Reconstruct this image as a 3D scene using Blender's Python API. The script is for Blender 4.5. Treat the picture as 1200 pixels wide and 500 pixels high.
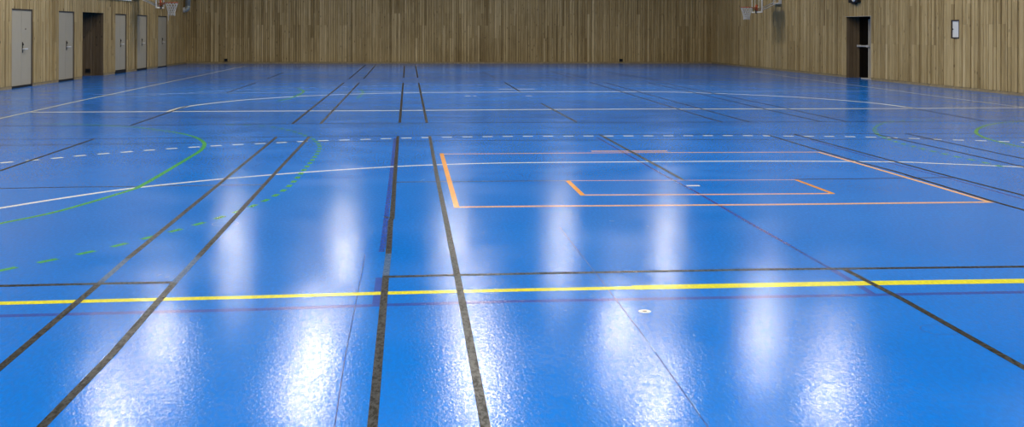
import bpy, bmesh, math, random
from mathutils import Vector, Matrix
random.seed(7)
C = bpy.context.scene.collection
for o in list(bpy.data.objects):
    bpy.data.objects.remove(o)

# ------------------------------------------------------------------ camera
F = 1253.0; EYE = 1.58; YH = 34.36; YAW = math.atan(120 / F); ROLL = 0.003
_c, _s, _cy, _sy = math.cos(ROLL), math.sin(ROLL), math.cos(YAW), math.sin(YAW)
FW = Vector((_sy, _cy, 0)); RT = Vector((_cy * _c, -_sy * _c, _s)); UP = Vector((-_cy * _s, _sy * _s, _c))
cam_d = bpy.data.cameras.new('camera'); cam = bpy.data.objects.new('camera', cam_d); C.objects.link(cam)
cam_d.sensor_fit = 'HORIZONTAL'; cam_d.sensor_width = 36.0
cam_d.lens = F / 1200 * 36.0
cam_d.shift_y = -(250 - YH) / 1200
cam_d.clip_start = 0.05; cam_d.clip_end = 200
m = Matrix.Identity(4)
for i, v in enumerate((RT, UP, -FW)):
    for j in range(3):
        m[j][i] = v[j]
m[2][3] = EYE
cam.matrix_world = m
bpy.context.scene.camera = cam

# ------------------------------------------------------------------ light and exposure
LAMP = 124.0                     # watts of each ceiling lamp
w = bpy.data.worlds.new('world'); bpy.context.scene.world = w; w.use_nodes = True
w.node_tree.nodes['Background'].inputs[0].default_value = (0.5, 0.55, 0.6, 1)
w.node_tree.nodes['Background'].inputs[1].default_value = 0.02
vs = bpy.context.scene.view_settings
vs.view_transform = 'Standard'; vs.look = 'None'; vs.gamma = 1; vs.use_curve_mapping = False
vs.exposure = 0.0
cy = bpy.context.scene.cycles
cy.use_adaptive_sampling = False; cy.caustics_reflective = False; cy.caustics_refractive = False


def ray(x, y):
    return FW + RT * ((x - 600) / F) + UP * ((YH - y) / F)

def P(x, y):
    """floor point seen at x, y of the photograph"""
    d = ray(x, y); t = -EYE / d.z
    return Vector((t * d.x, t * d.y, 0))

# ------------------------------------------------------------------ materials
def srgb(r, g, b):
    return tuple((c / 255 / 12.92) if c / 255 <= 0.04045 else ((c / 255 + 0.055) / 1.055) ** 2.4 for c in (r, g, b)) + (1,)

def mat(name, col, rough=0.5, metal=0.0, spec=0.5, trans=0.0, vary=0.0, vscale=8.0, bump=0.0, bscale=40.0, emit=None):
    mt = bpy.data.materials.new(name); mt.use_nodes = True
    nt = mt.node_tree; b = nt.nodes['Principled BSDF']
    b.inputs['Base Color'].default_value = col
    b.inputs['Roughness'].default_value = rough; b.inputs['Metallic'].default_value = metal
    b.inputs['Specular IOR Level'].default_value = spec
    b.inputs['Transmission Weight'].default_value = trans
    tc = nt.nodes.new('ShaderNodeTexCoord')
    if vary:
        n = nt.nodes.new('ShaderNodeTexNoise'); n.inputs['Scale'].default_value = vscale; n.inputs['Detail'].default_value = 5
        nt.links.new(tc.outputs['Object'], n.inputs['Vector'])
        mr = nt.nodes.new('ShaderNodeMapRange'); mr.inputs['From Min'].default_value = 0.3; mr.inputs['From Max'].default_value = 0.7
        mr.inputs['To Min'].default_value = 1 - vary; mr.inputs['To Max'].default_value = 1 + vary
        nt.links.new(n.outputs['Fac'], mr.inputs['Value'])
        mx = nt.nodes.new('ShaderNodeVectorMath'); mx.operation = 'SCALE'
        mx.inputs[0].default_value = col[:3]
        nt.links.new(mr.outputs[0], mx.inputs['Scale']); nt.links.new(mx.outputs[0], b.inputs['Base Color'])
    if bump:
        n = nt.nodes.new('ShaderNodeTexNoise'); n.inputs['Scale'].default_value = bscale; n.inputs['Detail'].default_value = 3
        nt.links.new(tc.outputs['Object'], n.inputs['Vector'])
        bp = nt.nodes.new('ShaderNodeBump'); bp.inputs['Strength'].default_value = bump; bp.inputs['Distance'].default_value = 0.002
        nt.links.new(n.outputs['Fac'], bp.inputs['Height']); nt.links.new(bp.outputs[0], b.inputs['Normal'])
    if emit:
        b.inputs['Emission Color'].default_value = emit[0]; b.inputs['Emission Strength'].default_value = emit[1]
    return mt

FLOOR_ROUGH = 0.16
FL_BUMP = 0.55
GRAIN = 48
def floor_finish(nt, b, rough, strength=1.0, spec=0.5):
    """fine orange-peel grain of the sports floor: shared by the floor and the lines painted on it"""
    tc = nt.nodes.new('ShaderNodeTexCoord')
    mp = nt.nodes.new('ShaderNodeMapping'); mp.inputs['Scale'].default_value = (1.0, 0.5, 1.0)
    nt.links.new(tc.outputs['Object'], mp.inputs['Vector'])
    n1 = nt.nodes.new('ShaderNodeTexNoise'); n1.inputs['Scale'].default_value = 70; n1.inputs['Detail'].default_value = 2.0
    n1.inputs['Roughness'].default_value = 0.6
    nt.links.new(mp.outputs[0], n1.inputs['Vector'])
    bp = nt.nodes.new('ShaderNodeBump'); bp.inputs['Strength'].default_value = FL_BUMP * strength; bp.inputs['Distance'].default_value = 0.0014
    nt.links.new(n1.outputs['Fac'], bp.inputs['Height'])
    # mottled gloss: the wear coat is speckled with duller and shinier grains
    m3 = nt.nodes.new('ShaderNodeMapping'); m3.inputs['Scale'].default_value = (1.0, 0.42, 1.0)
    nt.links.new(tc.outputs['Object'], m3.inputs['Vector'])
    n3 = nt.nodes.new('ShaderNodeTexNoise'); n3.inputs['Scale'].default_value = GRAIN; n3.inputs['Detail'].default_value = 3
    n3.inputs['Roughness'].default_value = 0.7
    nt.links.new(m3.outputs[0], n3.inputs['Vector'])
    r3 = nt.nodes.new('ShaderNodeMapRange'); r3.inputs['From Min'].default_value = 0.44; r3.inputs['From Max'].default_value = 0.62
    r3.inputs['To Min'].default_value = spec * 0.2; r3.inputs['To Max'].default_value = spec * 2.6
    nt.links.new(n3.outputs['Fac'], r3.inputs['Value']); nt.links.new(r3.outputs[0], b.inputs['Specular IOR Level'])
    n2 = nt.nodes.new('ShaderNodeTexNoise'); n2.inputs['Scale'].default_value = 1.1; n2.inputs['Detail'].default_value = 4
    nt.links.new(tc.outputs['Object'], n2.inputs['Vector'])
    mr = nt.nodes.new('ShaderNodeMapRange'); mr.inputs['From Min'].default_value = 0.3; mr.inputs['From Max'].default_value = 0.7
    mr.inputs['To Min'].default_value = rough - 0.03; mr.inputs['To Max'].default_value = rough + 0.04
    nt.links.new(n2.outputs['Fac'], mr.inputs['Value'])
    nt.links.new(mr.outputs[0], b.inputs['Roughness']); nt.links.new(bp.outputs[0], b.inputs['Normal'])
    return tc

def floor_material():
    mt = bpy.data.materials.new('blue_sports_floor'); mt.use_nodes = True
    nt = mt.node_tree; b = nt.nodes['Principled BSDF']
    tc = floor_finish(nt, b, FLOOR_ROUGH, spec=0.38)
    n = nt.nodes.new('ShaderNodeTexNoise'); n.inputs['Scale'].default_value = 0.35; n.inputs['Detail'].default_value = 4
    nt.links.new(tc.outputs['Object'], n.inputs['Vector'])
    mix = nt.nodes.new('ShaderNodeMix'); mix.data_type = 'RGBA'
    mr = nt.nodes.new('ShaderNodeMapRange'); mr.inputs['From Min'].default_value = 0.35; mr.inputs['From Max'].default_value = 0.65
    nt.links.new(n.outputs['Fac'], mr.inputs['Value']); nt.links.new(mr.outputs[0], mix.inputs['Factor'])
    mix.inputs[6].default_value = FLOOR_A; mix.inputs[7].default_value = FLOOR_B
    nt.links.new(mix.outputs[2], b.inputs['Base Color'])
    return mt
FLOOR_A = (0.002, 0.180, 0.70, 1); FLOOR_B = (0.003, 0.200, 0.75, 1)
M = {}
M['floor'] = floor_material()

def line_mat(name, col, rough=0.3, vary=0.12, strength=1.0, spec=0.5):
    mt = bpy.data.materials.new(name); mt.use_nodes = True
    nt = mt.node_tree; b = nt.nodes['Principled BSDF']
    tc = floor_finish(nt, b, rough, strength, spec)
    n = nt.nodes.new('ShaderNodeTexNoise'); n.inputs['Scale'].default_value = 30; n.inputs['Detail'].default_value = 4
    nt.links.new(tc.outputs['Object'], n.inputs['Vector'])
    mr = nt.nodes.new('ShaderNodeMapRange'); mr.inputs['From Min'].default_value = 0.3; mr.inputs['From Max'].default_value = 0.7
    mr.inputs['To Min'].default_value = 1 - vary; mr.inputs['To Max'].default_value = 1 + vary
    nt.links.new(n.outputs['Fac'], mr.inputs['Value'])
    mx = nt.nodes.new('ShaderNodeVectorMath'); mx.operation = 'SCALE'; mx.inputs[0].default_value = col[:3]
    nt.links.new(mr.outputs[0], mx.inputs['Scale']); nt.links.new(mx.outputs[0], b.inputs['Base Color'])
    return mt
M['black'] = line_mat('black_line', (0.016, 0.014, 0.008, 1), 0.30, 0.5, 1.3, 0.15)
M['worn'] = line_mat('worn_black_line', (0.012, 0.075, 0.20, 1), 0.3, 0.2)
M['navy'] = line_mat('navy_line', (0.004, 0.022, 0.09, 1), 0.18, spec=0.3)
M['ghost'] = line_mat('faded_purple_line', (0.020, 0.080, 0.42, 1), 0.18, spec=0.4)
M['faint'] = line_mat('faint_dark_line', (0.006, 0.085, 0.42, 1), 0.16)
M['white'] = line_mat('white_line', (0.92, 0.93, 0.88, 1), 0.16)
M['pale'] = line_mat('pale_blue_line', (0.25, 0.45, 0.80, 1), 0.16)
M['cream'] = line_mat('cream_line', (0.88, 0.84, 0.58, 1), 0.16)
M['yellow'] = line_mat('yellow_line', (0.86, 0.80, 0.03, 1), 0.16, 0.05)
M['orange'] = line_mat('orange_line', (0.90, 0.36, 0.03, 1), 0.16, 0.08)
M['peach'] = line_mat('peach_line', (0.90, 0.50, 0.26, 1), 0.16, 0.08)
M['green'] = line_mat('green_line', (0.06, 0.42, 0.10, 1), 0.16, 0.12)
M['seam'] = line_mat('floor_seam', (0.003, 0.06, 0.28, 1), 0.3, spec=0.15)

def wood_material(name, dark, mid, light, sat=1.0):
    mt = bpy.data.materials.new(name); mt.use_nodes = True
    nt = mt.node_tree; b = nt.nodes['Principled BSDF']; L = nt.links.new
    tc = nt.nodes.new('ShaderNodeTexCoord')
    at = nt.nodes.new('ShaderNodeAttribute'); at.attribute_name = 'tone'
    mp = nt.nodes.new('ShaderNodeMapping'); mp.inputs['Scale'].default_value = (30, 30, 1.2)
    L(tc.outputs['Object'], mp.inputs['Vector'])
    g = nt.nodes.new('ShaderNodeTexNoise'); g.inputs['Scale'].default_value = 1.6; g.inputs['Detail'].default_value = 5
    L(mp.outputs[0], g.inputs['Vector'])
    n2 = nt.nodes.new('ShaderNodeTexNoise'); n2.inputs['Scale'].default_value = 0.5; n2.inputs['Detail'].default_value = 2
    L(tc.outputs['Object'], n2.inputs['Vector'])
    a1 = nt.nodes.new('ShaderNodeMath'); a1.operation = 'MULTIPLY_ADD'; a1.inputs[1].default_value = 0.75; 
    L(g.outputs['Fac'], a1.inputs[0]); L(at.outputs['Fac'], a1.inputs[2])
    a2 = nt.nodes.new('ShaderNodeMath'); a2.operation = 'MULTIPLY_ADD'; a2.inputs[1].default_value = 0.35
    L(n2.outputs['Fac'], a2.inputs[0]); L(a1.outputs[0], a2.inputs[2])
    r = nt.nodes.new('ShaderNodeValToRGB')
    r.color_ramp.elements[0].position = 0.55; r.color_ramp.elements[0].color = dark
    r.color_ramp.elements[1].position = 1.50 if False else 1.0; r.color_ramp.elements[1].color = light
    e = r.color_ramp.elements.new(0.78); e.color = mid
    sc = nt.nodes.new('ShaderNodeMath'); sc.operation = 'MULTIPLY'; sc.inputs[1].default_value = 0.72
    L(a2.outputs[0], sc.inputs[0]); L(sc.outputs[0], r.inputs['Fac'])
    # knots
    mk = nt.nodes.new('ShaderNodeMapping'); mk.inputs['Scale'].default_value = (6, 6, 2.6)
    L(tc.outputs['Object'], mk.inputs['Vector'])
    v = nt.nodes.new('ShaderNodeTexVoronoi'); v.inputs['Scale'].default_value = 1.0
    L(mk.outputs[0], v.inputs['Vector'])
    mr = nt.nodes.new('ShaderNodeMapRange'); mr.inputs['From Min'].default_value = 0.06; mr.inputs['From Max'].default_value = 0.15
    mr.inputs['To Min'].default_value = 0.45; mr.inputs['To Max'].default_value = 1.0
    L(v.outputs['Distance'], mr.inputs['Value'])
    mx = nt.nodes.new('ShaderNodeVectorMath'); mx.operation = 'SCALE'
    L(r.outputs['Color'], mx.inputs[0]); L(mr.outputs[0], mx.inputs['Scale'])
    L(mx.outputs[0], b.inputs['Base Color'])
    b.inputs['Roughness'].default_value = 0.72; b.inputs['Specular IOR Level'].default_value = 0.25
    return mt
M['wood'] = wood_material('spruce_cladding', (0.28, 0.190, 0.074, 1), (0.51, 0.370, 0.165, 1), (0.72, 0.555, 0.29, 1))
M['recess_wood'] = wood_material('dark_stained_cladding', (0.11, 0.072, 0.036, 1), (0.19, 0.13, 0.07, 1), (0.27, 0.195, 0.115, 1))  # darker, browner set of cladding colours, used in both recesses
M['backing'] = mat('dark_backing', (0.035, 0.026, 0.014, 1), 0.9)
M['base'] = mat('timber_plinth', (0.36, 0.27, 0.135, 1), 0.6, vary=0.2)
M['ceiling'] = mat('grey_ceiling', (0.17, 0.16, 0.15, 1), 0.8, vary=0.08, vscale=0.6)
M['door'] = mat('grey_door_laminate', (0.465, 0.41, 0.295, 1), 0.55, vary=0.03, vscale=3)
M['doorframe'] = mat('door_shadow_trim', (0.10, 0.075, 0.05, 1), 0.7)  # the door frames are dark brown themselves
M['black_plastic'] = mat('black_plastic', (0.008, 0.008, 0.008, 1), 0.5)
M['rubber'] = mat('black_threshold_seal', (0.005, 0.005, 0.006, 1), 0.8)
M['steel'] = mat('brushed_steel', (0.86, 0.84, 0.80, 1), 0.35, metal=0.35, vary=0.05, vscale=60)
M['zinc'] = mat('galvanised_duct', (0.50, 0.53, 0.48, 1), 0.4, metal=0.35, vary=0.15, vscale=9)
M['zinc_bright'] = mat('bright_flange', (0.85, 0.86, 0.84, 1), 0.35, metal=0.3)
M['white_paint'] = mat('white_powder_coat', (0.90, 0.86, 0.74, 1), 0.35, vary=0.03)
M['orange_paint'] = mat('orange_rim_paint', (0.50, 0.10, 0.035, 1), 0.4, vary=0.08)
M['net'] = mat('net_cord', (0.72, 0.68, 0.58, 1), 0.8, vary=0.1, vscale=40)
M['glass'] = mat('clear_backboard', (0.93, 0.95, 0.95, 1), 0.03, trans=1.0)
M['dark_glass'] = mat('dark_door_glass', (0.003, 0.003, 0.003, 1), 0.2, spec=0.1)
M['grey_metal'] = mat('grey_aluminium', (0.62, 0.56, 0.45, 1), 0.45, metal=0.1)
M['dark_frame'] = mat('dark_bronze_frame', (0.045, 0.030, 0.024, 1), 0.5)
M['cab_white'] = mat('white_enamel', (0.84, 0.82, 0.74, 1), 0.35, vary=0.02)
M['diffuser'] = mat('lamp_diffuser', (0.9, 0.9, 0.9, 1), 0.4, emit=((1.0, 0.955, 0.86, 1), 5.0))
M['cap_white'] = mat('worn_white_ring', (0.75, 0.78, 0.72, 1), 0.4, vary=0.2, vscale=60)
M['lens'] = mat('clear_lamp_lens', (0.85, 0.88, 0.9, 1), 0.15)

# ------------------------------------------------------------------ mesh helpers
def link(name, bm, material, parent=None, smooth=False):
    me = bpy.data.meshes.new(name); bm.normal_update(); bm.to_mesh(me); bm.free()
    if material: me.materials.append(material)
    o = bpy.data.objects.new(name, me); C.objects.link(o)
    if smooth:
        for p in me.polygons: p.use_smooth = True
    if parent: o.parent = parent
    return o

def local_link(name, bm, material, root, smooth=False):
    """mesh given in world coordinates, parented under root at its own place"""
    o = link(name, bm, material, None, smooth)
    o.parent = root
    bpy.context.view_layer.update()
    o.matrix_parent_inverse = root.matrix_world.inverted()
    return o

def empty(name, loc=(0, 0, 0), rz=0.0):
    o = bpy.data.objects.new(name, None); C.objects.link(o)
    o.location = loc; o.rotation_euler = (0, 0, rz); o.empty_display_size = 0.2
    return o

def tag(o, label=None, cat=None, group=None, kind=None):
    if label: o['label'] = label
    if cat: o['category'] = cat
    if group: o['group'] = group
    if kind: o['kind'] = kind
    return o

def box(bm, x0, x1, y0, y1, z0, z1, fr=None, bevel=0.0):
    """axis box; fr = function turning (x,y,z) into another frame"""
    vs = []
    for z in (z0, z1):
        for x, y in ((x0, y0), (x1, y0), (x1, y1), (x0, y1)):
            p = (x, y, z); vs.append(bm.verts.new(fr(*p) if fr else p))
    fs = [bm.faces.new([vs[i] for i in q]) for q in ((0, 3, 2, 1), (4, 5, 6, 7), (0, 1, 5, 4), (1, 2, 6, 5), (2, 3, 7, 6), (3, 0, 4, 7))]
    if bevel:
        es = list({e for f in fs for e in f.edges})
        bmesh.ops.bevel(bm, geom=es, offset=bevel, segments=2, affect='EDGES')
    return fs

def tube(bm, pts, r, n=10, closed=False):
    pts = [Vector(p) for p in pts]; rings = []
    N = len(pts)
    up = None
    for i, p in enumerate(pts):
        a = pts[(i - 1) % N] if (i or closed) else p
        b = pts[(i + 1) % N] if (i < N - 1 or closed) else p
        t = (b - a).normalized()
        if up is None:
            up = Vector((0, 0, 1)) if abs(t.z) < 0.9 else Vector((1, 0, 0))
        s = t.cross(up).normalized(); u = s.cross(t).normalized(); up = u
        rr = r[i] if isinstance(r, (list, tuple)) else r
        rings.append([bm.verts.new(p + (s * math.cos(k * 2 * math.pi / n) + u * math.sin(k * 2 * math.pi / n)) * rr) for k in range(n)])
    last = N if closed else N - 1
    for i in range(last):
        A, B = rings[i], rings[(i + 1) % N]
        for k in range(n):
            bm.faces.new((A[k], A[(k + 1) % n], B[(k + 1) % n], B[k]))
    if not closed:
        bm.faces.new(rings[0]); bm.faces.new(rings[-1][::-1])
    bmesh.ops.recalc_face_normals(bm, faces=bm.faces)

def smooth_path(pts, sub=6):
    pts = [Vector(p) for p in pts]
    if len(pts) < 3: return pts
    out = []
    for i in range(len(pts) - 1):
        p0 = pts[max(i - 1, 0)]; p1 = pts[i]; p2 = pts[i + 1]; p3 = pts[min(i + 2, len(pts) - 1)]
        for k in range(sub):
            t = k / sub
            out.append(0.5 * ((2 * p1) + (p2 - p0) * t + (2 * p0 - 5 * p1 + 4 * p2 - p3) * t * t + (-p0 + 3 * p1 - 3 * p2 + p3) * t ** 3))
    out.append(pts[-1]); return out

# ------------------------------------------------------------------ hall shell
HC = 7.1                                   # ceiling height
YB = -5.0; YF = 49.2
def wall_frame(a, b, inward):
    """frame along a wall: s = metres along it from a, d = metres out of the wall INTO the hall, z"""
    a = Vector(a); b = Vector(b); t = (b - a).normalized(); n = Vector(inward)
    n = (n - t * n.dot(t)).normalized()
    def fr(s, d, z): return (a.x + t.x * s + n.x * d, a.y + t.y * s + n.y * d, z)
    return fr, (b - a).length, a, t, n
def ext(p, q, y):                        # the line through p and q at depth y
    k = (y - p[1]) / (q[1] - p[1]); return (p[0] + (q[0] - p[0]) * k, y, 0)
LA, LB = (-9.976, 49.13), (-10.275, 28.06)
RA, RB = (14.163, 49.08), (14.84, 24.63)
L0, L1 = ext(LA, LB, YB), ext(LA, LB, YF)
R0, R1 = ext(RA, RB, YB), ext(RA, RB, YF)
FRL, LENL, aL, tL, nL = wall_frame(L0, L1, (1, 0, 0))
FRR, LENR, aR, tR, nR = wall_frame(R0, R1, (-1, 0, 0))
FRF, LENF, aF, tF, nF = wall_frame(L1, R1, (0, -1, 0))
FRB, LENB, aB, tB, nB = wall_frame(L0, R0, (0, 1, 0))

def hit(px, py, a, n):
    """where the view through a photograph point meets the vertical plane through a with normal n"""
    d = ray(px, py); o = Vector((0, 0, EYE)); t = (a - o).dot(n) / d.dot(n); return o + d * t
def on_wall(px, py, a, t, n):
    p = hit(px, py, a, n); return (p - a).dot(t), p.z

# floor and ceiling
bm = bmesh.new(); box(bm, -13.5, 18.5, YB - 0.5, YF + 0.5, -0.25, 0)
floor = tag(link('floor', bm, M['floor']), kind='structure')
bm = bmesh.new(); box(bm, -13.5, 18.5, YB - 0.5, YF + 0.5, HC, HC + 0.25)
tag(link('ceiling', bm, M['ceiling']), kind='structure')

def board_wall(name, fr, length, openings, widths=(0.045, 0.07, 0.095, 0.12), gap=0.014):
    """wall: dark backing with vertical spruce boards of mixed widths and depths, cut round the openings (s0, s1, z0, z1)"""
    root = empty(name); tag(root, kind='structure')
    bm = bmesh.new()
    cuts = sorted({0.0, length} | {v for o in openings for v in o[:2]})
    for a, b in zip(cuts, cuts[1:]):
        mid = (a + b) / 2; op = [o for o in openings if o[0] <= mid <= o[1]]
        zs = [(0.0, HC)]
        for o in op:
            zs = [(0.0, o[2])] if o[2] > 0 else []
            zs.append((o[3], HC))
        for z0, z1 in zs: box(bm, a, b, -0.22, -0.012, z0, z1, fr)
    local_link('wall_core', bm, M['backing'], root)
    bm = bmesh.new(); tone = bm.faces.layers.float.new('tone')
    s = 0.0
    while s < length - 0.03:
        wd = random.choice(widths); e = min(s + wd, length)
        for c in cuts:
            if s < c < e - 1e-4: e = c
        if e - s > 0.02:
            mid = (s + e) / 2
            op = [o for o in openings if o[0] <= mid <= o[1]]
            spans = [(0.075, HC)]
            for o in op:
                spans = [(0.075, o[2])] if o[2] > 0 else []
                spans.append((o[3], HC))
            th = random.choice((0.012, 0.022, 0.022, 0.036))
            for z0, z1 in spans:
                zc = [z0]
                k = random.choice((1.17, 2.3, 1.75, 3.4))
                while k < z1 - 0.3:
                    if k > z0 + 0.3: zc.append(k)
                    k += random.choice((2.4, 3.1, 3.6))
                zc.append(z1)
                for p, q in zip(zc, zc[1:]):
                    fs = box(bm, s + gap / 2, e - gap / 2, -0.02, th, p + 0.0012, q - 0.0012, fr)
                    v = random.gauss(0.5, 0.085)
                    if random.random() < 0.08: v += 0.14
                    if random.random() < 0.10: v -= 0.14
                    for f in fs: f[tone] = v
        s = e
    bmesh.ops.recalc_face_normals(bm, faces=bm.faces)
    local_link('cladding', bm, M['wood'], root)
    return root

def opening(a, t, n, x0, x1, ytop, ytb, z0=0.0, ztop=None):
    s0, zt = on_wall(x0, ytop, a, t, n); s1, _ = on_wall(x1, ytb, a, t, n)
    return (min(s0, s1), max(s0, s1), z0, ztop if ztop else zt)

DZ = 2.08
L_OPEN = [opening(aL, tL, nL, x0, x1, 30, 30, 0, DZ) for x0, x1 in ((13.3, 38.0), (68.2, 86.8), (96.0, 121.3), (134.3, 147.8), (160.0, 172.3), (184.4, 195.6))]
wall_left = board_wall('wall_left', FRL, LENL, L_OPEN)
R_DOOR = opening(aR, tR, nR, 992.0, 1021.6, 30, 30, 0, 2.03)
cs0, cz1 = on_wall(1115.6, 23.3, aR, tR, nR); cs1, cz0 = on_wall(1125.2, 45.3, aR, tR, nR)
CAB = (min(cs0, cs1), max(cs0, cs1), cz0, cz1)
wall_right = board_wall('wall_right', FRR, LENR, [R_DOOR, CAB], widths=(0.07, 0.095, 0.12, 0.145))
wall_far = board_wall('wall_far', FRF, LENF, [])
bm = bmesh.new(); box(bm, 0, LENB, -0.22, 0, 0, HC, FRB)
tag(link('wall_back', bm, M['ceiling']), kind='structure')

def baseboard(name, fr, length, openings, material):
    bm = bmesh.new(); edges = [0.0]
    for o in sorted(openings):
        if o[2] <= 0.0: edges += [o[0], o[1]]
    edges.append(length)
    for a, b in zip(edges[::2], edges[1::2]): box(bm, a + 0.002, b - 0.002, -0.01, 0.014, 0.0, 0.072, fr)
    tag(link(name, bm, material), kind='structure')
baseboard('baseboard_left', FRL, LENL, L_OPEN, M['base'])
baseboard('baseboard_right', FRR, LENR, [R_DOOR], M['base'])
baseboard('baseboard_far', FRF, LENF, [], M['base'])

# ------------------------------------------------------------------ grey double doors in the left wall
def double_door(n, o, leaf_gap=0.0, lift=0.0):
    s0, s1, _, z1 = o; root = empty('door_%d' % n, FRL((s0 + s1) / 2, 0, 0)); tag(root, kind='structure')
    bm = bmesh.new(); t = 0.028
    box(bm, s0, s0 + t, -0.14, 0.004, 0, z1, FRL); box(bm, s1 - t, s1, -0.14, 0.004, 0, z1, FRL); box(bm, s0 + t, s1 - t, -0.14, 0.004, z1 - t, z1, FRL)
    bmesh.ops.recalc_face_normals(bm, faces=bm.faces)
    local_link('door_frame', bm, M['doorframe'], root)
    mid = (s0 + s1) / 2
    for i, (a, b) in enumerate(((s0 + t + 0.004, mid - 0.004), (mid + 0.004, s1 - t - 0.004))):
        bm = bmesh.new(); box(bm, a, b, -0.075, -0.02, 0.055 + lift, z1 - t - 0.006, FRL, bevel=0.004)
        bmesh.ops.recalc_face_normals(bm, faces=bm.faces)
        leaf = local_link('door_leaf', bm, M['door'], root)
        if i == 1:
            # lever handle with its back plate, thumb turn above
            bm = bmesh.new(); hs = a + 0.07
            tube(bm, [FRL(hs, -0.01, 1.02), FRL(hs, 0.045, 1.02), FRL(hs + 0.02, 0.055, 1.02), FRL(hs + 0.17, 0.055, 1.02)], 0.017, 8)
            h = local_link('door_handle', bm, M['steel'], root)
            bm = bmesh.new(); box(bm, hs - 0.024, hs + 0.024, -0.022, -0.008, 0.92, 1.20, FRL)
            tube(bm, [FRL(hs, -0.01, 1.14), FRL(hs, 0.012, 1.14)], 0.024, 12)
            local_link('lock_plate', bm, M['black_plastic'], root)
            if n in (1,):
                bm = bmesh.new(); tube(bm, [FRL(hs + 0.22, -0.022, 1.55), FRL(hs + 0.22, -0.012, 1.55)], 0.022, 12)
                local_link('door_viewer', bm, M['dark_frame'], root)
    bm = bmesh.new(); box(bm, s0 + t, s1 - t, -0.08, 0.006, 0.0, 0.05 + lift, FRL)
    local_link('threshold', bm, M['rubber'], root)
    return root
for n, (k, lift) in enumerate(((0, 0), (1, 0), (3, 0.06), (4, 0.01), (5, -0.02))): double_door(n + 1, L_OPEN[k], lift=lift)

# recess between the second and third door
def boards_on(bm, tone, fr2, length, z1, gap=0.01):
    s = 0.0
    while s < length - 0.02:
        e = min(s + random.choice((0.095, 0.12, 0.145)), length)
        fs = box(bm, s + gap / 2, e - gap / 2, -0.01, 0.015, 0.0, z1, fr2)
        v = random.gauss(0.5, 0.1)
        for f in fs: f[tone] = v
        s = e
def recess(name, fr, o, depth, back=True, material='niche'):
    s0, s1, _, z1 = o; root = empty(name, fr((s0 + s1) / 2, 0, 0)); tag(root, kind='structure')
    bm = bmesh.new()
    box(bm, s0 - 0.1, s0 - 0.02, -depth - 0.1, -0.22, 0, z1, fr); box(bm, s1 + 0.02, s1 + 0.1, -depth - 0.1, -0.22, 0, z1, fr)
    box(bm, s0 - 0.1, s1 + 0.1, -depth - 0.1, -0.22, z1, z1 + 0.1, fr)
    box(bm, s0 - 0.1, s1 + 0.1, -depth - 0.2, -depth - 0.02, 0, z1, fr)
    bmesh.ops.recalc_face_normals(bm, faces=bm.faces)
    local_link('recess_lining', bm, M['backing'], root)
    bm = bmesh.new(); tone = bm.faces.layers.float.new('tone')
    boards_on(bm, tone, lambda s, d, z: fr(s1 + 0.005 - d, -0.012 - s, z), depth - 0.02, z1 - 0.005)
    boards_on(bm, tone, lambda s, d, z: fr(s0 - 0.005 + d, -0.012 - s, z), depth - 0.02, z1 - 0.005)
    if back: boards_on(bm, tone, lambda s, d, z: fr(s0 + 0.02 + s, -depth + d, z), s1 - s0 - 0.04, z1 - 0.005)
    bmesh.ops.recalc_face_normals(bm, faces=bm.faces)
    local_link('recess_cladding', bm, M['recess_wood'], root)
    return root
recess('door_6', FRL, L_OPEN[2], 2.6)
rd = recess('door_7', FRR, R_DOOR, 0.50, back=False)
# black glazed exit door with push bar at the back of the right recess
s0, s1, _, z1 = R_DOOR
bm = bmesh.new(); box(bm, s0 + 0.03, s1 - 0.02, -0.49, -0.45, 0.02, z1 - 0.02, FRR)
local_link('door_glass', bm, M['dark_glass'], rd)
sA, _ = on_wall(1017.8, 50, aR + nR * -0.44, tR, nR); sB, _ = on_wall(1020.0, 50, aR + nR * -0.44, tR, nR)
sA, sB = min(sA, sB), max(sA, sB)
bm = bmesh.new(); box(bm, sA, sA + 0.07, -0.45, -0.40, 0.03, 1.95, FRR)
local_link('door_stile', bm, M['grey_metal'], rd)
bm = bmesh.new(); tube(bm, [FRR(s1 - 0.06, -0.36, 1.06), FRR(sA - 0.1, -0.36, 1.06)], 0.028, 10)
for s in (s1 - 0.1, sA + 0.03): box(bm, s - 0.03, s + 0.03, -0.45, -0.33, 1.02, 1.10, FRR)
bmesh.ops.recalc_face_normals(bm, faces=bm.faces)
local_link('push_bar', bm, M['steel'], rd)
bm = bmesh.new(); box(bm, s0 + 0.02, s1 - 0.75, -0.45, -0.16, 0.0, 0.03, FRR)
local_link('door_threshold', bm, M['grey_metal'], rd)
bm = bmesh.new(); box(bm, s0 - 0.02, s0 + 0.012, -0.12, 0.04, 0.0, z1, FRR)
local_link('corner_trim', bm, M['grey_metal'], rd)
bm = bmesh.new(); box(bm, s0 - 0.02, s1 + 0.02, -0.12, 0.042, z1, z1 + 0.014, FRR)
local_link('head_trim', bm, M['grey_metal'], rd)

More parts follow.
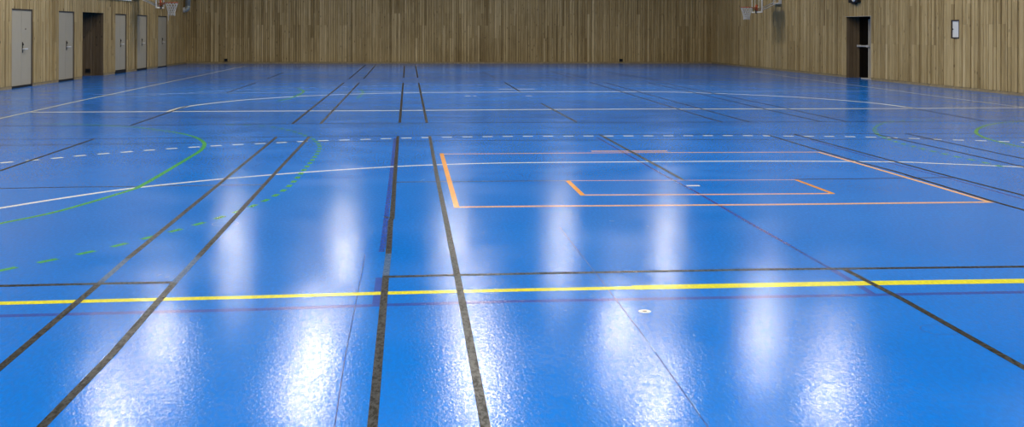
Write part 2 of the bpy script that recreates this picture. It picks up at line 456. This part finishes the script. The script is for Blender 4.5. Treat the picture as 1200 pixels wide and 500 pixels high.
# ------------------------------------------------------------------ lines painted on the floor: children of the floor
NLINE = [0]
def ribbon(bm, pts, width, zt):
    pts = [p for i, p in enumerate(pts) if i == 0 or (p - pts[i - 1]).length > 1e-4]
    L_, R_ = [], []
    for i, p in enumerate(pts):
        d1 = (p - pts[i - 1]).normalized() if i else (pts[1] - p).normalized()
        d2 = (pts[i + 1] - p).normalized() if i < len(pts) - 1 else d1
        d = (d1 + d2).normalized(); n = Vector((-d.y, d.x, 0)) * (width / 2 / max(d.dot(d1), 0.5))
        L_.append(p + n); R_.append(p - n)
    z = zt * 0.15                       # paint film, a fraction of a millimetre
    lt = [bm.verts.new((p.x, p.y, z)) for p in L_]; rt = [bm.verts.new((p.x, p.y, z)) for p in R_]
    for i in range(len(pts) - 1): bm.faces.new((lt[i], rt[i], rt[i + 1], lt[i + 1]))
def dashes(path, dash, gap, start=0.0):
    out = []; cum = [0.0]
    for a, b in zip(path, path[1:]): cum.append(cum[-1] + (b - a).length)
    def at(s):
        for i in range(len(cum) - 1):
            if cum[i] <= s <= cum[i + 1]:
                k = (s - cum[i]) / max(cum[i + 1] - cum[i], 1e-6); return path[i].lerp(path[i + 1], k)
        return path[-1]
    s = start
    while s + dash < cum[-1]:
        out.append([at(s), at(s + dash / 2), at(s + dash)]); s += dash + gap
    return out
def line(name, label, material, width, pix, z=0.001, curve=False, dash=None):
    NLINE[0] += 1; z = z + NLINE[0] * 0.00002      # every line a hair above the one painted before
    pts = [P(*q) for q in pix]
    if curve: pts = smooth_path(pts)
    bm = bmesh.new()
    if dash:
        for seg in dashes(pts, dash[0], dash[1], dash[2] if len(dash) > 2 else 0): ribbon(bm, seg, width, z)
    else: ribbon(bm, pts, width, z)
    for f in bm.faces:
        f.normal_update()
        if f.normal.z < 0: f.normal_flip()
    o = link(name, bm, M[material], floor); o['label'] = label
    return o
BK, NV, WH = 0.0060, 0.0010, 0.0013
def black(label, pix, w=0.042, m='black', z=BK): return line('badminton_line', label, m, w, pix, z)
# faded older lines beside the black ones
for pix, w in ((((463.0, 161.5), (458.4, 204.3), (454, 242), (448.6, 287.6), (447, 295)), .040), (((444.6, 325), (440.5, 358.5)), .046),
               (((699.7, 160.9), (747.8, 188), (776.6, 204.3), (818, 226), (880, 262), (924.4, 286.8)), .036),
               (((971, 313.2), (1000, 330), (1024, 345)), .042),
               (((950.4, 164.4), (1049, 192.4), (1112.4, 208.8), (1200, 233.5)), .035)):
    line('faded_line', 'faded purple line running beside a black one', 'ghost', w, pix, 0.0006)
line('faded_line', 'barely visible worn line', 'faint', .03, ((924.4, 286.8), (947, 300), (971, 313.2)), 0.0006)
line('faded_line', 'faint dark line along the left sideline', 'faint', .04, ((0, 132.5), (97, 113.5), (150, 103.5)), 0.0006)
# black badminton lines running down the hall
for pix in (((428.1, 76.3), (409.2, 92.1)), ((440.2, 76.3), (426.3, 92.1)), ((402.9, 96.9), (342.7, 144.9)), ((420.7, 97.1), (375.6, 144.9)),
            ((474, 77), (473, 91)), ((472.4, 97), (468.5, 143.7)), ((487, 77), (489.5, 91)), ((490.6, 97.1), (500.2, 143.7)),
            ((591.5, 96.6), (609, 107)), ((633.6, 120.7), (675.6, 142.9)), ((691, 96.3), (750, 114), (834, 139.7), (846.6, 142.9)),
            ((707.8, 96.5), (864.8, 139.3), (878, 142.7)), ((758.4, 96.6), (820, 110), (899.5, 128.5), (961.6, 142.3)),
            ((775.2, 97), (824, 106.9), (900, 122.5), (991.7, 142.3)), ((1061, 125.3), (1139.6, 139.3), (1152, 141.5)),
            ((153, 147), (220, 124)), ((266, 108.5), (300, 96.8)), ((312.6, 92.4), (333, 84.7))):
    black('black badminton line in the far half of the hall', pix, 0.045)
for pix in (((348, 80.5), (355, 77.5)), ((552, 77.7), (559.5, 80)), ((565, 84), (581, 91.3)), ((645, 83.3), (672, 91.7)), ((656, 84), (687.5, 91.7)), ((698, 81), (748.5, 91.7)), ((731.6, 87), (770, 94))):
    black('thin dark line near the far wall', pix, 0.045, 'navy')
for pix in (((324.5, 160.2), (190, 270), (150, 302.5)), ((117.5, 331), (0, 430.8), (-40, 464)), ((362.5, 160.2), (321, 204.3), (232.4, 300.8)),
            ((204.6, 331), (132, 414), (49.5, 499), (40, 509)), ((466.3, 159.6), (462.9, 204.3), (459.4, 256.8)), ((458, 256.8), (455.2, 297)),
            ((452.2, 322.6), (447.4, 378), (436.4, 499), (435.2, 513)), ((503.5, 159.5), (511.6, 204.3), (520.8, 248.4), (535.6, 321.5), (546.4, 378), (568.8, 499), (572, 513)),
            ((703, 157.8), (750, 183.2), (788.5, 204), (800, 210.6)), ((988.3, 314.6), (1060, 351.8), (1200, 430.6), (1240, 453)),
            ((900, 158), (960.2, 176.3), (1003.6, 188.9), (1050, 201), (1162.8, 235.6), (1200, 246), (1240, 257)),
            ((930, 157), (1049, 189.3), (1117, 207.6), (1200, 229), (1240, 239.5)), ((1024.6, 156.7), (1127, 179.1), (1197, 194.7), (1240, 205)),
            ((1060.5, 156.3), (1199, 185.7), (1240, 194.5)), ((110.6, 162.6), (0, 200), (-40, 213.5))):
    black('black badminton line running down the hall', pix)
for pix in (((150, 302.5), (117.5, 331)), ((232.4, 300.8), (204.6, 331)), ((455.2, 297), (452.2, 322.6))):
    black('worn grey-blue stretch of a black line', pix, 0.042, 'worn', BK - 0.0002)
# dark lines crossing the hall
for pix, w, m in ((((-30, 163.6), (0, 163.4), (150, 162.1), (300, 160.6), (468, 159.2), (600, 157.6), (750, 157.3), (900, 157.2), (1025, 156.6), (1230, 155.8)), .055, 'navy'),
               (((-30, 170.6), (0, 170.3), (150, 168.4), (345, 166), (468, 165.1), (600, 164.3), (900, 163.3), (946, 163.7), (1230, 160.8)), .05, 'navy'),
               (((-30, 148), (0, 147.6), (150, 146.9), (300, 145.3), (468, 144.1), (600, 143.5), (878, 142.9), (1050, 142.4), (1230, 141.5)), .07, 'navy'),
               (((0, 139), (150, 137.5), (966, 138), (1230, 136.5)), .05, 'faint'), (((300, 122.3), (450, 121.3), (633, 120.7), (800, 120.4)), .05, 'faint'),
               (((1025, 151), (1230, 150)), .05, 'faint'),
               (((-30, 221), (0, 220.6), (75, 219.2), (150, 218.4), (202, 217.6), (312, 216.2)), .04, 'black'),
               (((464, 213.3), (520, 212.6), (600, 212), (665, 211.7)), .04, 'black'), (((932, 210), (1000, 209.4), (1117, 207.7)), .045, 'navy'),
               (((-40, 336), (0, 334.8), (140, 331.7), (204.6, 330.7)), .055, 'black'),
               (((455, 324.1), (533, 322.1), (558, 321.7), (600, 320.8), (750, 318), (900, 315.4), (990, 314.6), (1200, 312.2), (1240, 311.5)), .055, 'black')):
    line('badminton_line', 'dark line crossing the hall', m, w, pix, NV)
line('faded_line', 'faded purple line in front of the yellow one', 'ghost', .058, ((-40, 371), (0, 370), (300, 362.4), (446, 357.3), (600, 353), (900, 347.6), (1200, 342), (1240, 341.3)), 0.0006)
# volleyball line in yellow
line('volleyball_line', 'thin half of the yellow line', 'yellow', .076, ((-40, 356.2), (0, 355.2), (300, 347.8), (446, 343.4), (600, 339.8), (742, 337)), .002)
line('volleyball_line', 'thicker half of the yellow line', 'yellow', .112, ((742, 336.8), (900, 333.7), (1015, 331.6), (1200, 329), (1240, 328.5)), .002)
# white handball lines
line('handball_line', 'white goal area arc', 'white', .062, ((-30, 248.6), (0, 243.7), (70, 232.5), (150, 221), (234, 212), (300, 206.2), (370, 200.8), (449, 195.8), (507.4, 193.1), (599, 190.7), (750, 189.5), (900, 188.7), (1049, 189.6), (1097.6, 191.4), (1197, 195.5), (1235, 197.8)), WH, True)
line('handball_line', 'white dashed free throw arc', 'white', .085, ((-2, 191), (21, 189), (51.8, 186.4), (80, 183.7), (108.5, 181), (137, 178.8), (165, 176.6), (192, 174.6), (219, 172.8), (246, 171.1), (272, 169.6), (296, 168.6), (324.5, 167.2), (348, 166), (374, 164.8), (422, 163.4), (471, 161.8), (517, 160.7), (563.5, 160.1), (610.5, 159.6), (726.7, 159.2), (863.5, 158.8), (933, 159.5), (983, 159.9), (1032, 160.8), (1107.4, 163.5), (1160.6, 165.1), (1187, 166.1), (1215, 167.4)), WH, True, (.15, .15, .02))
line('handball_line', 'white far line straight across the hall', 'white', .15, ((36, 131.4), (150, 130.9), (300, 130.1), (450, 129.6), (600, 128.4), (750, 127.7), (900, 127.5), (1050, 127.1), (1230, 125.9)), WH)
line('handball_line', 'pale line straight across the far half', 'pale', .13, ((110, 110.8), (300, 108.4), (450, 107.6), (600, 107), (900, 106.9), (1060, 106.5)), WH)
line('handball_line', 'white far goal area arc', 'white', .12, ((196, 131), (220, 124.6), (266, 119), (300, 116), (360, 112.3), (420, 110), (480, 108.7), (600, 107.8), (740, 107.5), (813, 108.5), (900, 112), (954.6, 115.1), (1019, 120.2), (1069.6, 126.4)), WH, True)
line('handball_line', 'pale dashed far free throw arc', 'pale', .15, ((158, 113.4), (194, 110.3), (250, 107), (300, 104.3), (364, 102.5), (412, 101.3), (480, 99.9), (587, 99.5), (700, 99.5), (780, 100), (860, 101.5)), WH, True, (.15, .15))
line('handball_line', 'white far seven metre line', 'white', .13, ((584.5, 104.4), (626.5, 104.2)), WH)
line('handball_line', 'short white mark', 'white', .12, ((545, 112.4), (552, 112.3)), WH)
line('handball_line', 'short white mark', 'white', .12, ((554.5, 112.3), (558.5, 112.3)), WH)
line('handball_line', 'short white mark', 'white', .12, ((616, 112.3), (623.5, 112.3)), WH)
line('handball_line', 'short white mark', 'white', .07, ((804.5, 217.4), (820, 217.4)), WH)
line('handball_line', 'pale orange seven metre line', 'peach', .085, ((693, 177), (782, 176.9)), .0019)
line('sideline', 'cream left sideline', 'cream', .055, ((-30, 145), (0, 138.7), (97, 117.3), (150, 106.2), (200, 95.5), (236, 88.2), (260, 83), (287, 77.4)), WH)
line('sideline', 'cream right sideline', 'cream', .055, ((880, 83.5), (933.6, 91.3), (987, 98), (1049, 106), (1074, 109.5), (1137, 117.7), (1199, 125.8), (1240, 131)), WH)
# green basketball and floor hockey lines
line('basketball_line', 'green arc on the left', 'green', .055, ((-30, 269.5), (0, 261.8), (70, 247), (150, 223.5), (165.4, 217.5), (196, 200), (220, 185.6), (234, 177), (239.6, 170), (236.8, 165), (225.6, 159.6), (206, 155.1), (178, 151.3), (154, 148.7), (100, 146), (50, 145)), .0016, True)
line('basketball_line', 'green arc on the right', 'green', .055, ((1220, 141.6), (1184, 142.9), (1162, 145.5), (1148, 149.7), (1143.8, 154.4), (1148, 158.6), (1159, 163), (1176, 167.4), (1199, 172.5), (1225, 177)), .0016, True)
line('basketball_line', 'green far arc', 'green', .06, ((325, 118.5), (342, 114.4), (353, 109.5), (355.5, 106.4), (349, 103.6)), .0016, True)
line('basketball_line', 'green dashed arc on the left', 'green', .055, ((260, 146), (300, 147), (325, 149.7), (346, 154.6), (361.6, 160.2), (370, 165), (374.5, 170.7), (373.5, 176), (368.6, 184), (361.6, 193), (354.6, 200.8), (345, 212), (330, 224.5), (305, 237.5), (269, 251), (217, 266.8), (153, 283.6), (115, 292.8), (72, 302), (24, 312), (-20, 321)), .0016, True, (.15, .155, .07))
line('basketball_line', 'pale green dashed arc on the right', 'green', .06, ((1095, 140.5), (1060, 141.5), (1037, 143.6), (1026, 149), (1026, 154.6), (1034, 160), (1048, 165.5), (1067, 170.7), (1090.6, 176.6), (1118.6, 183), (1150, 189.6), (1184, 197.3)), .0016, True, (.15, .15))
line('basketball_line', 'green far dashed arc', 'green', .06, ((419, 114.8), (424, 110.5), (425.5, 107.8), (423, 105)), .0016, True, (.3, .3))
# orange rectangles
line('court_box_line', 'orange left side of the large box', 'orange', .05, ((517.4, 179.6), (535.4, 243.3)), .0022)
line('court_box_line', 'peach far side of the large box', 'peach', .055, ((519, 180.4), (600, 179.8), (750, 178.7), (961, 178.1)), .0019)
line('court_box_line', 'peach near side of the large box', 'peach', .07, ((532, 242.6), (640, 241.4), (780, 240.4), (900, 239.6), (1163, 236.6)), .0019)
line('court_box_line', 'peach right side of the large box', 'peach', .05, ((959, 178), (1003.6, 190.8), (1050, 204.4), (1162, 237.3)), .0022)
line('court_box_line', 'orange left side of the small box', 'orange', .05, ((665.2, 211.6), (683.4, 229)), .0022)
line('court_box_line', 'peach near side of the small box', 'peach', .06, ((683, 228.4), (830, 227.8), (977, 226.6)), .0019)
line('court_box_line', 'peach far side of the small box', 'peach', .03, ((665, 211.6), (800, 211.1), (933, 210.5)), .0019)
line('court_box_line', 'orange right side of the small box', 'orange', .045, ((933, 210.6), (976.5, 226.8)), .0022)
# welded seams and scuffs of the floor covering
line('floor_seam', 'thin dark seam', 'seam', .0055, ((428, 298), (416, 360), (404, 420), (392, 500), (390, 515)), .0005)
line('floor_seam', 'thin dark seam', 'seam', .0055, ((656, 266), (684, 302), (702, 325), (754, 393), (819, 485), (838, 512)), .0005)
line('floor_seam', 'light glinting stretch of the seam', 'pale', .005, ((754, 394), (768, 412)), .0007)  # glint on the seam, put in as a pale strip; likewise below
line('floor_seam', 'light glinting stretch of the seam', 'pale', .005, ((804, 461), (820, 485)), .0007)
line('tape_patch', 'small black patch on the faded line', 'black', .03, ((449.8, 253.6), (456.5, 255.4)), .0026)
for pix in (((493, 211.6), (497.5, 209.8)), ((757.5, 264.5), (761, 265.3)), ((714, 258.7), (720, 259)), ((185, 322.4), (189.5, 321.2)), ((193, 324.6), (198.5, 324)), ((484, 175.3), (493, 174.8))):
    line('scuff_mark', 'small pale scuff', 'pale', .012, pix, .0007)

# floor sockets
def disc(cx, cy, r0, r1, zt, n=48):
    bm = bmesh.new(); rings = []
    for r, z in ((r1, zt * 0.2), (r0, zt * 0.2)):
        if r <= 0: continue
        rings.append([bm.verts.new((cx + r * math.cos(a * 2 * math.pi / n), cy + r * math.sin(a * 2 * math.pi / n), z)) for a in range(n)])
    for A, B in zip(rings, rings[1:]):
        for k in range(n): bm.faces.new((A[k], A[(k + 1) % n], B[(k + 1) % n], B[k]))
    if r0 <= 0: bm.faces.new(rings[-1])
    for f in bm.faces:
        f.normal_update()
        if f.normal.z < 0: f.normal_flip()
    return bm
c = P(755.5, 364.5)
o = link('floor_socket', disc(c.x, c.y, 0.013, 0.037, 0.002), M['cap_white'], floor); o['label'] = 'small worn white ring of a floor socket'
o2 = link('socket_hole', disc(c.x, c.y, 0.0, 0.013, 0.001), M['black_plastic'], o)
c = P(1101, 386)
o = link('socket_cover', disc(c.x, c.y, 0.093, 0.0975, 0.0009), M['seam'], floor); o['label'] = 'round flush cover with a dark rim'
c = P(264, 262)
o = link('socket_cover', disc(c.x, c.y, 0.100, 0.106, 0.0028), M['pale'], floor); o['label'] = 'round flush cover with a pale rim, on a black line'

# ------------------------------------------------------------------ basketball hoops on the side walls
def hoop(side, fr, s, zr, label):
    """rim centre 1.32 m out of the wall at height zr; board parallel to the wall"""
    root = empty('basketball_hoop', fr(s, 0, 0)); tag(root, label, 'basketball hoop', 'side basketball hoops')
    D = 1.32; bd = D - 0.42; hw = 0.56; zb = zr - 0.21; zt = zb + 0.95
    bm = bmesh.new(); t = 0.05
    box(bm, s - hw, s + hw, bd - 0.025, bd + 0.02, zb, zb + t, fr); box(bm, s - hw, s + hw, bd - 0.025, bd + 0.02, zt - t, zt, fr)
    box(bm, s - hw, s - hw + t, bd - 0.025, bd + 0.02, zb + t, zt - t, fr); box(bm, s + hw - t, s + hw, bd - 0.025, bd + 0.02, zb + t, zt - t, fr)
    bmesh.ops.recalc_face_normals(bm, faces=bm.faces)
    local_link('backboard_frame', bm, M['white_paint'], root)
    bm = bmesh.new(); box(bm, s - hw + t, s + hw - t, bd - 0.006, bd + 0.006, zb + t, zt - t, fr)
    bmesh.ops.recalc_face_normals(bm, faces=bm.faces)
    g = local_link('backboard', bm, M['glass'], root)
    bm = bmesh.new()
    for a, b, c_, d_ in ((-.225, .225, .0, .03), (-.225, .225, .30, .33), (-.225, -.195, .03, .30), (.195, .225, .03, .30)):
        box(bm, s + a, s + b, bd + 0.007, bd + 0.012, zr + c_, zr + d_, fr)
    bmesh.ops.recalc_face_normals(bm, faces=bm.faces)
    local_link('target_square', bm, M['white_paint'], g)
    # rim with its mounting plate
    R = 0.225
    bm = bmesh.new()
    tube(bm, [fr(s + R * math.cos(a * math.pi / 16), D + R * math.sin(a * math.pi / 16), zr) for a in range(32)], 0.014, 8, True)
    box(bm, s - 0.09, s + 0.09, bd + 0.02, D - R + 0.01, zr - 0.02, zr + 0.005, fr)
    box(bm, s - 0.11, s + 0.11, bd + 0.012, bd + 0.035, zr - 0.13, zr + 0.10, fr)
    for a in (-1, 1): tube(bm, [fr(s + a * 0.08, bd + 0.03, zr - 0.10), fr(s + a * 0.10, D - R + 0.03, zr - 0.012)], 0.010, 6)
    bmesh.ops.recalc_face_normals(bm, faces=bm.faces)
    rim = local_link('rim', bm, M['orange_paint'], root)
    # diamond mesh net
    bm = bmesh.new(); N = 12; lv = [(0, R), (.09, .195), (.18, .165), (.27, .14), (.36, .125), (.44, .125)]
    def npt(i, l):
        z, r = lv[l]; a = (i + 0.5 * (l % 2)) * 2 * math.pi / N
        return Vector(fr(s + r * math.cos(a), D + r * math.sin(a), zr - 0.012 - z))
    for l in range(len(lv) - 1):
        for i in range(N):
            j = i if l % 2 == 0 else i + 1
            for q in ((j - 1 if l % 2 == 0 else j - 1), j):
                tube(bm, [npt(i, l), npt(q, l + 1)], 0.0105, 5)
    for i in range(0, N): tube(bm, [npt(i, 5), npt(i, 5) - Vector((0, 0, .03))], 0.010, 5)
    if side == 'left':
        p = npt(9, 5); tube(bm, [p, p - Vector((0, 0, 0.22))], 0.008, 5)
    local_link('net', bm, M['net'], rim)
    # arms back to the wall and the wall bracket
    for k in (-1, 1):
        bm = bmesh.new()
        tube(bm, [fr(s + k * 0.30, bd - 0.03, zb + 0.07), fr(s + k * 0.30, 0.10, zb + 0.42)], 0.022, 8)
        local_link('support_arm', bm, M['white_paint'], root)
        bm = bmesh.new()
        tube(bm, [fr(s + k * 0.30, bd - 0.03, zt - 0.1), fr(s + k * 0.30, 0.10, zt + 0.02)], 0.022, 8)
        local_link('support_arm', bm, M['white_paint'], root)
    bm = bmesh.new()
    for k in (-1, 1): box(bm, s + k * 0.30 - 0.035, s + k * 0.30 + 0.035, 0.03, 0.13, zb + 0.34, zt + 0.1, fr)
    box(bm, s - 0.34, s + 0.34, 0.035, 0.12, zb + 0.34, zb + 0.40, fr); box(bm, s - 0.34, s + 0.34, 0.035, 0.12, zt + 0.04, zt + 0.10, fr)
    bmesh.ops.recalc_face_normals(bm, faces=bm.faces)
    local_link('wall_bracket', bm, M['white_paint'], root)
    bm = bmesh.new(); tube(bm, [fr(s + 0.03, bd + 0.03, zb + 0.11), fr(s + 0.03, bd + 0.03, zb - 0.03)], 0.03, 8)
    local_link('height_lock', bm, M['black_plastic'], root)
    return root
# rims at the same place along both walls
pr = hit(875, 8.6, aR + nR * 1.32, nR); hoop('right', FRR, (pr - aR).dot(tR), pr.z, 'basketball hoop with white frame on the right wall, above the far stretch of boards')
pl = hit(201, 3.2, aL + nL * 1.32, nL); hoop('left', FRL, (pl - aL).dot(tL), pl.z, 'basketball hoop with torn net on the left wall, over the row of grey doors')

# ------------------------------------------------------------------ duct in the far left corner
dx, dy, dr = -9.64, 48.4, 0.11
d = hit(220.3, 11.5, Vector((0, dy, 0)), Vector((0, 1, 0))); dx, dz = d.x, d.z
root = empty('ventilation_duct', (dx, dy, dz)); tag(root, 'galvanised metal duct with an elbow in the far left corner', 'duct')
bm = bmesh.new(); tube(bm, [(dx, dy, HC - 0.005), (dx, dy, dz + 0.15)], dr, 20)
local_link('vertical_pipe', bm, M['zinc'], root, True)
bm = bmesh.new(); rb = 0.13
tube(bm, [(dx - rb + rb * math.cos(a), dy, dz + rb - rb * math.sin(a)) for a in [i * math.pi / 2 / 8 for i in range(9)]], dr, 20)
local_link('elbow', bm, M['zinc'], root, True)
bm = bmesh.new()
tube(bm, [(dx, dy, dz + 0.13), (dx, dy, dz + 0.17)], dr + 0.012, 20)
local_link('collar', bm, M['zinc'], root)
xw = aL.x + tL.x * ((dy - aL.y) / tL.y)
bm = bmesh.new(); tube(bm, [(dx - rb + 0.01, dy, dz), (xw + 0.04, dy, dz)], dr + 0.014, 20)
local_link('wall_flange', bm, M['zinc_bright'], root)

# ------------------------------------------------------------------ small things on the walls
def socket(fr, s, z, label, d0=0.03, group='low black wall sockets'):
    root = empty('wall_socket', fr(s, d0, z)); tag(root, label, 'socket')
    bm = bmesh.new(); box(bm, s - 0.075, s + 0.075, d0, d0 + 0.05, z - 0.06, z + 0.06, fr, bevel=0.008)
    bmesh.ops.recalc_face_normals(bm, faces=bm.faces)
    local_link('housing', bm, M['black_plastic'], root)
    bm = bmesh.new(); tube(bm, [fr(s, d0 + 0.045, z), fr(s, d0 + 0.056, z)], 0.032, 16)
    local_link('socket_face', bm, M['rubber'], root)
def on(px, py, a, t, n): return on_wall(px, py, a, t, n)
s, z = on(265, 70.2, aF, tF, nF); socket(FRF, s, z, 'small black socket low on the left part of the far wall')
s, z = on(727.5, 70.4, aF, tF, nF); socket(FRF, s, z, 'small black socket low on the right part of the far wall')
FRN = lambda s, d, z: FRL(L_OPEN[2][1] - d, -s, z)          # side wall of the recess: s = metres into it
q = Vector(FRN(0, 0.0, 0)); tq = Vector(FRN(1, 0, 0)) - q; nq = Vector(FRN(0, 1, 0)) - q
s, z = on(103.6, 82.5, q, tq, nq); socket(FRN, s, z, 'small black socket low inside the dark recess', d0=0.02)

# long pale panel high on the left wall, ending in a dark post
sa, zp = on(112, 0.2, aL, tL, nL); sb, zq = on(151.5, 3.4, aL, tL, nL); sc, _ = on(154, 3, aL, tL, nL); zp = 2.56
root = empty('wall_panel', FRL((sa + sb) / 2, 0.04, zp)); tag(root, 'long cream panel high on the left wall above the dark recess', 'panel')
bm = bmesh.new(); a, b = min(sa, sb), max(sa, sb)
box(bm, a, b, 0.038, 0.085, zp, zp + 0.7, FRL, bevel=0.005)
bmesh.ops.recalc_face_normals(bm, faces=bm.faces); local_link('panel_face', bm, M['white_paint'], root)
bm = bmesh.new(); box(bm, b + 0.005, b + 0.22, 0.038, 0.14, zp + 0.03, zp + 0.7, FRL)
bmesh.ops.recalc_face_normals(bm, faces=bm.faces); local_link('end_post', bm, M['dark_frame'], root)

# white cabinet let into the right wall
root = empty('wall_cabinet', FRR((CAB[0] + CAB[1]) / 2, 0, CAB[2])); tag(root, 'small white cabinet in a dark frame, set into the right wall', 'cabinet')
a, b, z0, z1 = CAB
bm = bmesh.new(); t = 0.03
box(bm, a, a + t, -0.1, 0.03, z0, z1, FRR); box(bm, b - t, b, -0.1, 0.03, z0, z1, FRR); box(bm, a + t, b - t, -0.1, 0.03, z0, z0 + t, FRR); box(bm, a + t, b - t, -0.1, 0.03, z1 - t, z1, FRR)
box(bm, a + t, b - t, -0.12, -0.09, z0 + t, z1 - t, FRR)
bmesh.ops.recalc_face_normals(bm, faces=bm.faces); local_link('cabinet_frame', bm, M['dark_frame'], root)
bm = bmesh.new(); box(bm, a + t + .005, b - t - .005, -0.03, 0.005, z0 + t + .005, z1 - t - .005, FRR, bevel=0.004)
bmesh.ops.recalc_face_normals(bm, faces=bm.faces); dr_ = local_link('door', bm, M['cab_white'], root)
bm = bmesh.new(); tube(bm, [FRR(b - t - .035, 0.004, z0 + (z1 - z0) * .5), FRR(b - t - .035, 0.03, z0 + (z1 - z0) * .5)], 0.02, 12)
local_link('knob', bm, M['dark_frame'], dr_)

# black lamp over the exit
s, z = on(1003, 4.0, aR + nR * 0.05, tR, nR)
root = empty('emergency_lamp', FRR(s, 0.04, z)); tag(root, 'black wall lamp with a white lens above the dark exit', 'lamp')
bm = bmesh.new(); box(bm, s - 0.36, s + 0.36, 0.037, 0.16, z + 0.02, z + 0.34, FRR, bevel=0.02)
box(bm, s - 0.12, s + 0.12, 0.06, 0.14, z - 0.03, z + 0.02, FRR, bevel=0.008)
bmesh.ops.recalc_face_normals(bm, faces=bm.faces); local_link('housing', bm, M['black_plastic'], root)
bm = bmesh.new(); sl = s - 0.10
tube(bm, [FRR(sl + 0.12 * math.cos(k * math.pi / 12), 0.175, z + 0.19 + 0.12 * math.sin(k * math.pi / 12)) for k in range(24)], 0.022, 8, True)
local_link('lens_ring', bm, M['cab_white'], root, True)
bm = bmesh.new(); tube(bm, [FRR(sl, 0.15, z + 0.19), FRR(sl, 0.172, z + 0.19)], 0.09, 20)
local_link('lens', bm, M['lens'], root)

# ------------------------------------------------------------------ ceiling lights (seen mirrored in the floor)
def ceiling_light(x, y):
    root = empty('ceiling_light', (x, y, HC))
    bm = bmesh.new(); box(bm, -0.36, 0.36, -0.64, 0.64, -0.09, 0.002, bevel=0.01)
    link('housing', bm, M['white_paint'], root)
    bm = bmesh.new(); box(bm, -0.30, 0.30, -0.58, 0.58, -0.10, -0.091)
    link('diffuser', bm, M['diffuser'], root)
    ld = bpy.data.lights.new('lamp_light', 'AREA'); ld.shape = 'RECTANGLE'; ld.size = 0.60; ld.size_y = 1.16
    ld.energy = LAMP; ld.color = (1.0, 0.955, 0.86)
    lo = bpy.data.objects.new('lamp_light', ld); C.objects.link(lo); lo.parent = root; lo.location = (0, 0, -0.104)
    return root
proto = ceiling_light(0, 0); kids = list(proto.children); first = True
XS = (-6.45, -2.40, 1.65, 5.75, 9.85)
rows = (40.4, 29.0, 24.3, 15.5, 10.5, 3.0, -2.0)
rown = ('row nearest the far wall', 'second row from the far wall', 'third row from the far wall', 'fourth row from the far wall',
        'fifth row from the far wall', 'row above the camera', 'row nearest the back wall')
coln = ('leftmost', 'second from left', 'middle', 'second from right', 'rightmost')
for y, rn in zip(rows, rown):
    for x, cn in zip(XS, coln):
        if first: o = proto; o.location = (x, y, HC); first = False
        else:
            o = proto.copy(); C.objects.link(o); o.location = (x, y, HC)
            for k in kids:
                c2 = k.copy(); C.objects.link(c2); c2.parent = o
        tag(o, 'rectangular white ceiling light, %s of the %s' % (cn, rn), 'ceiling light', 'ceiling lights of the sports hall')
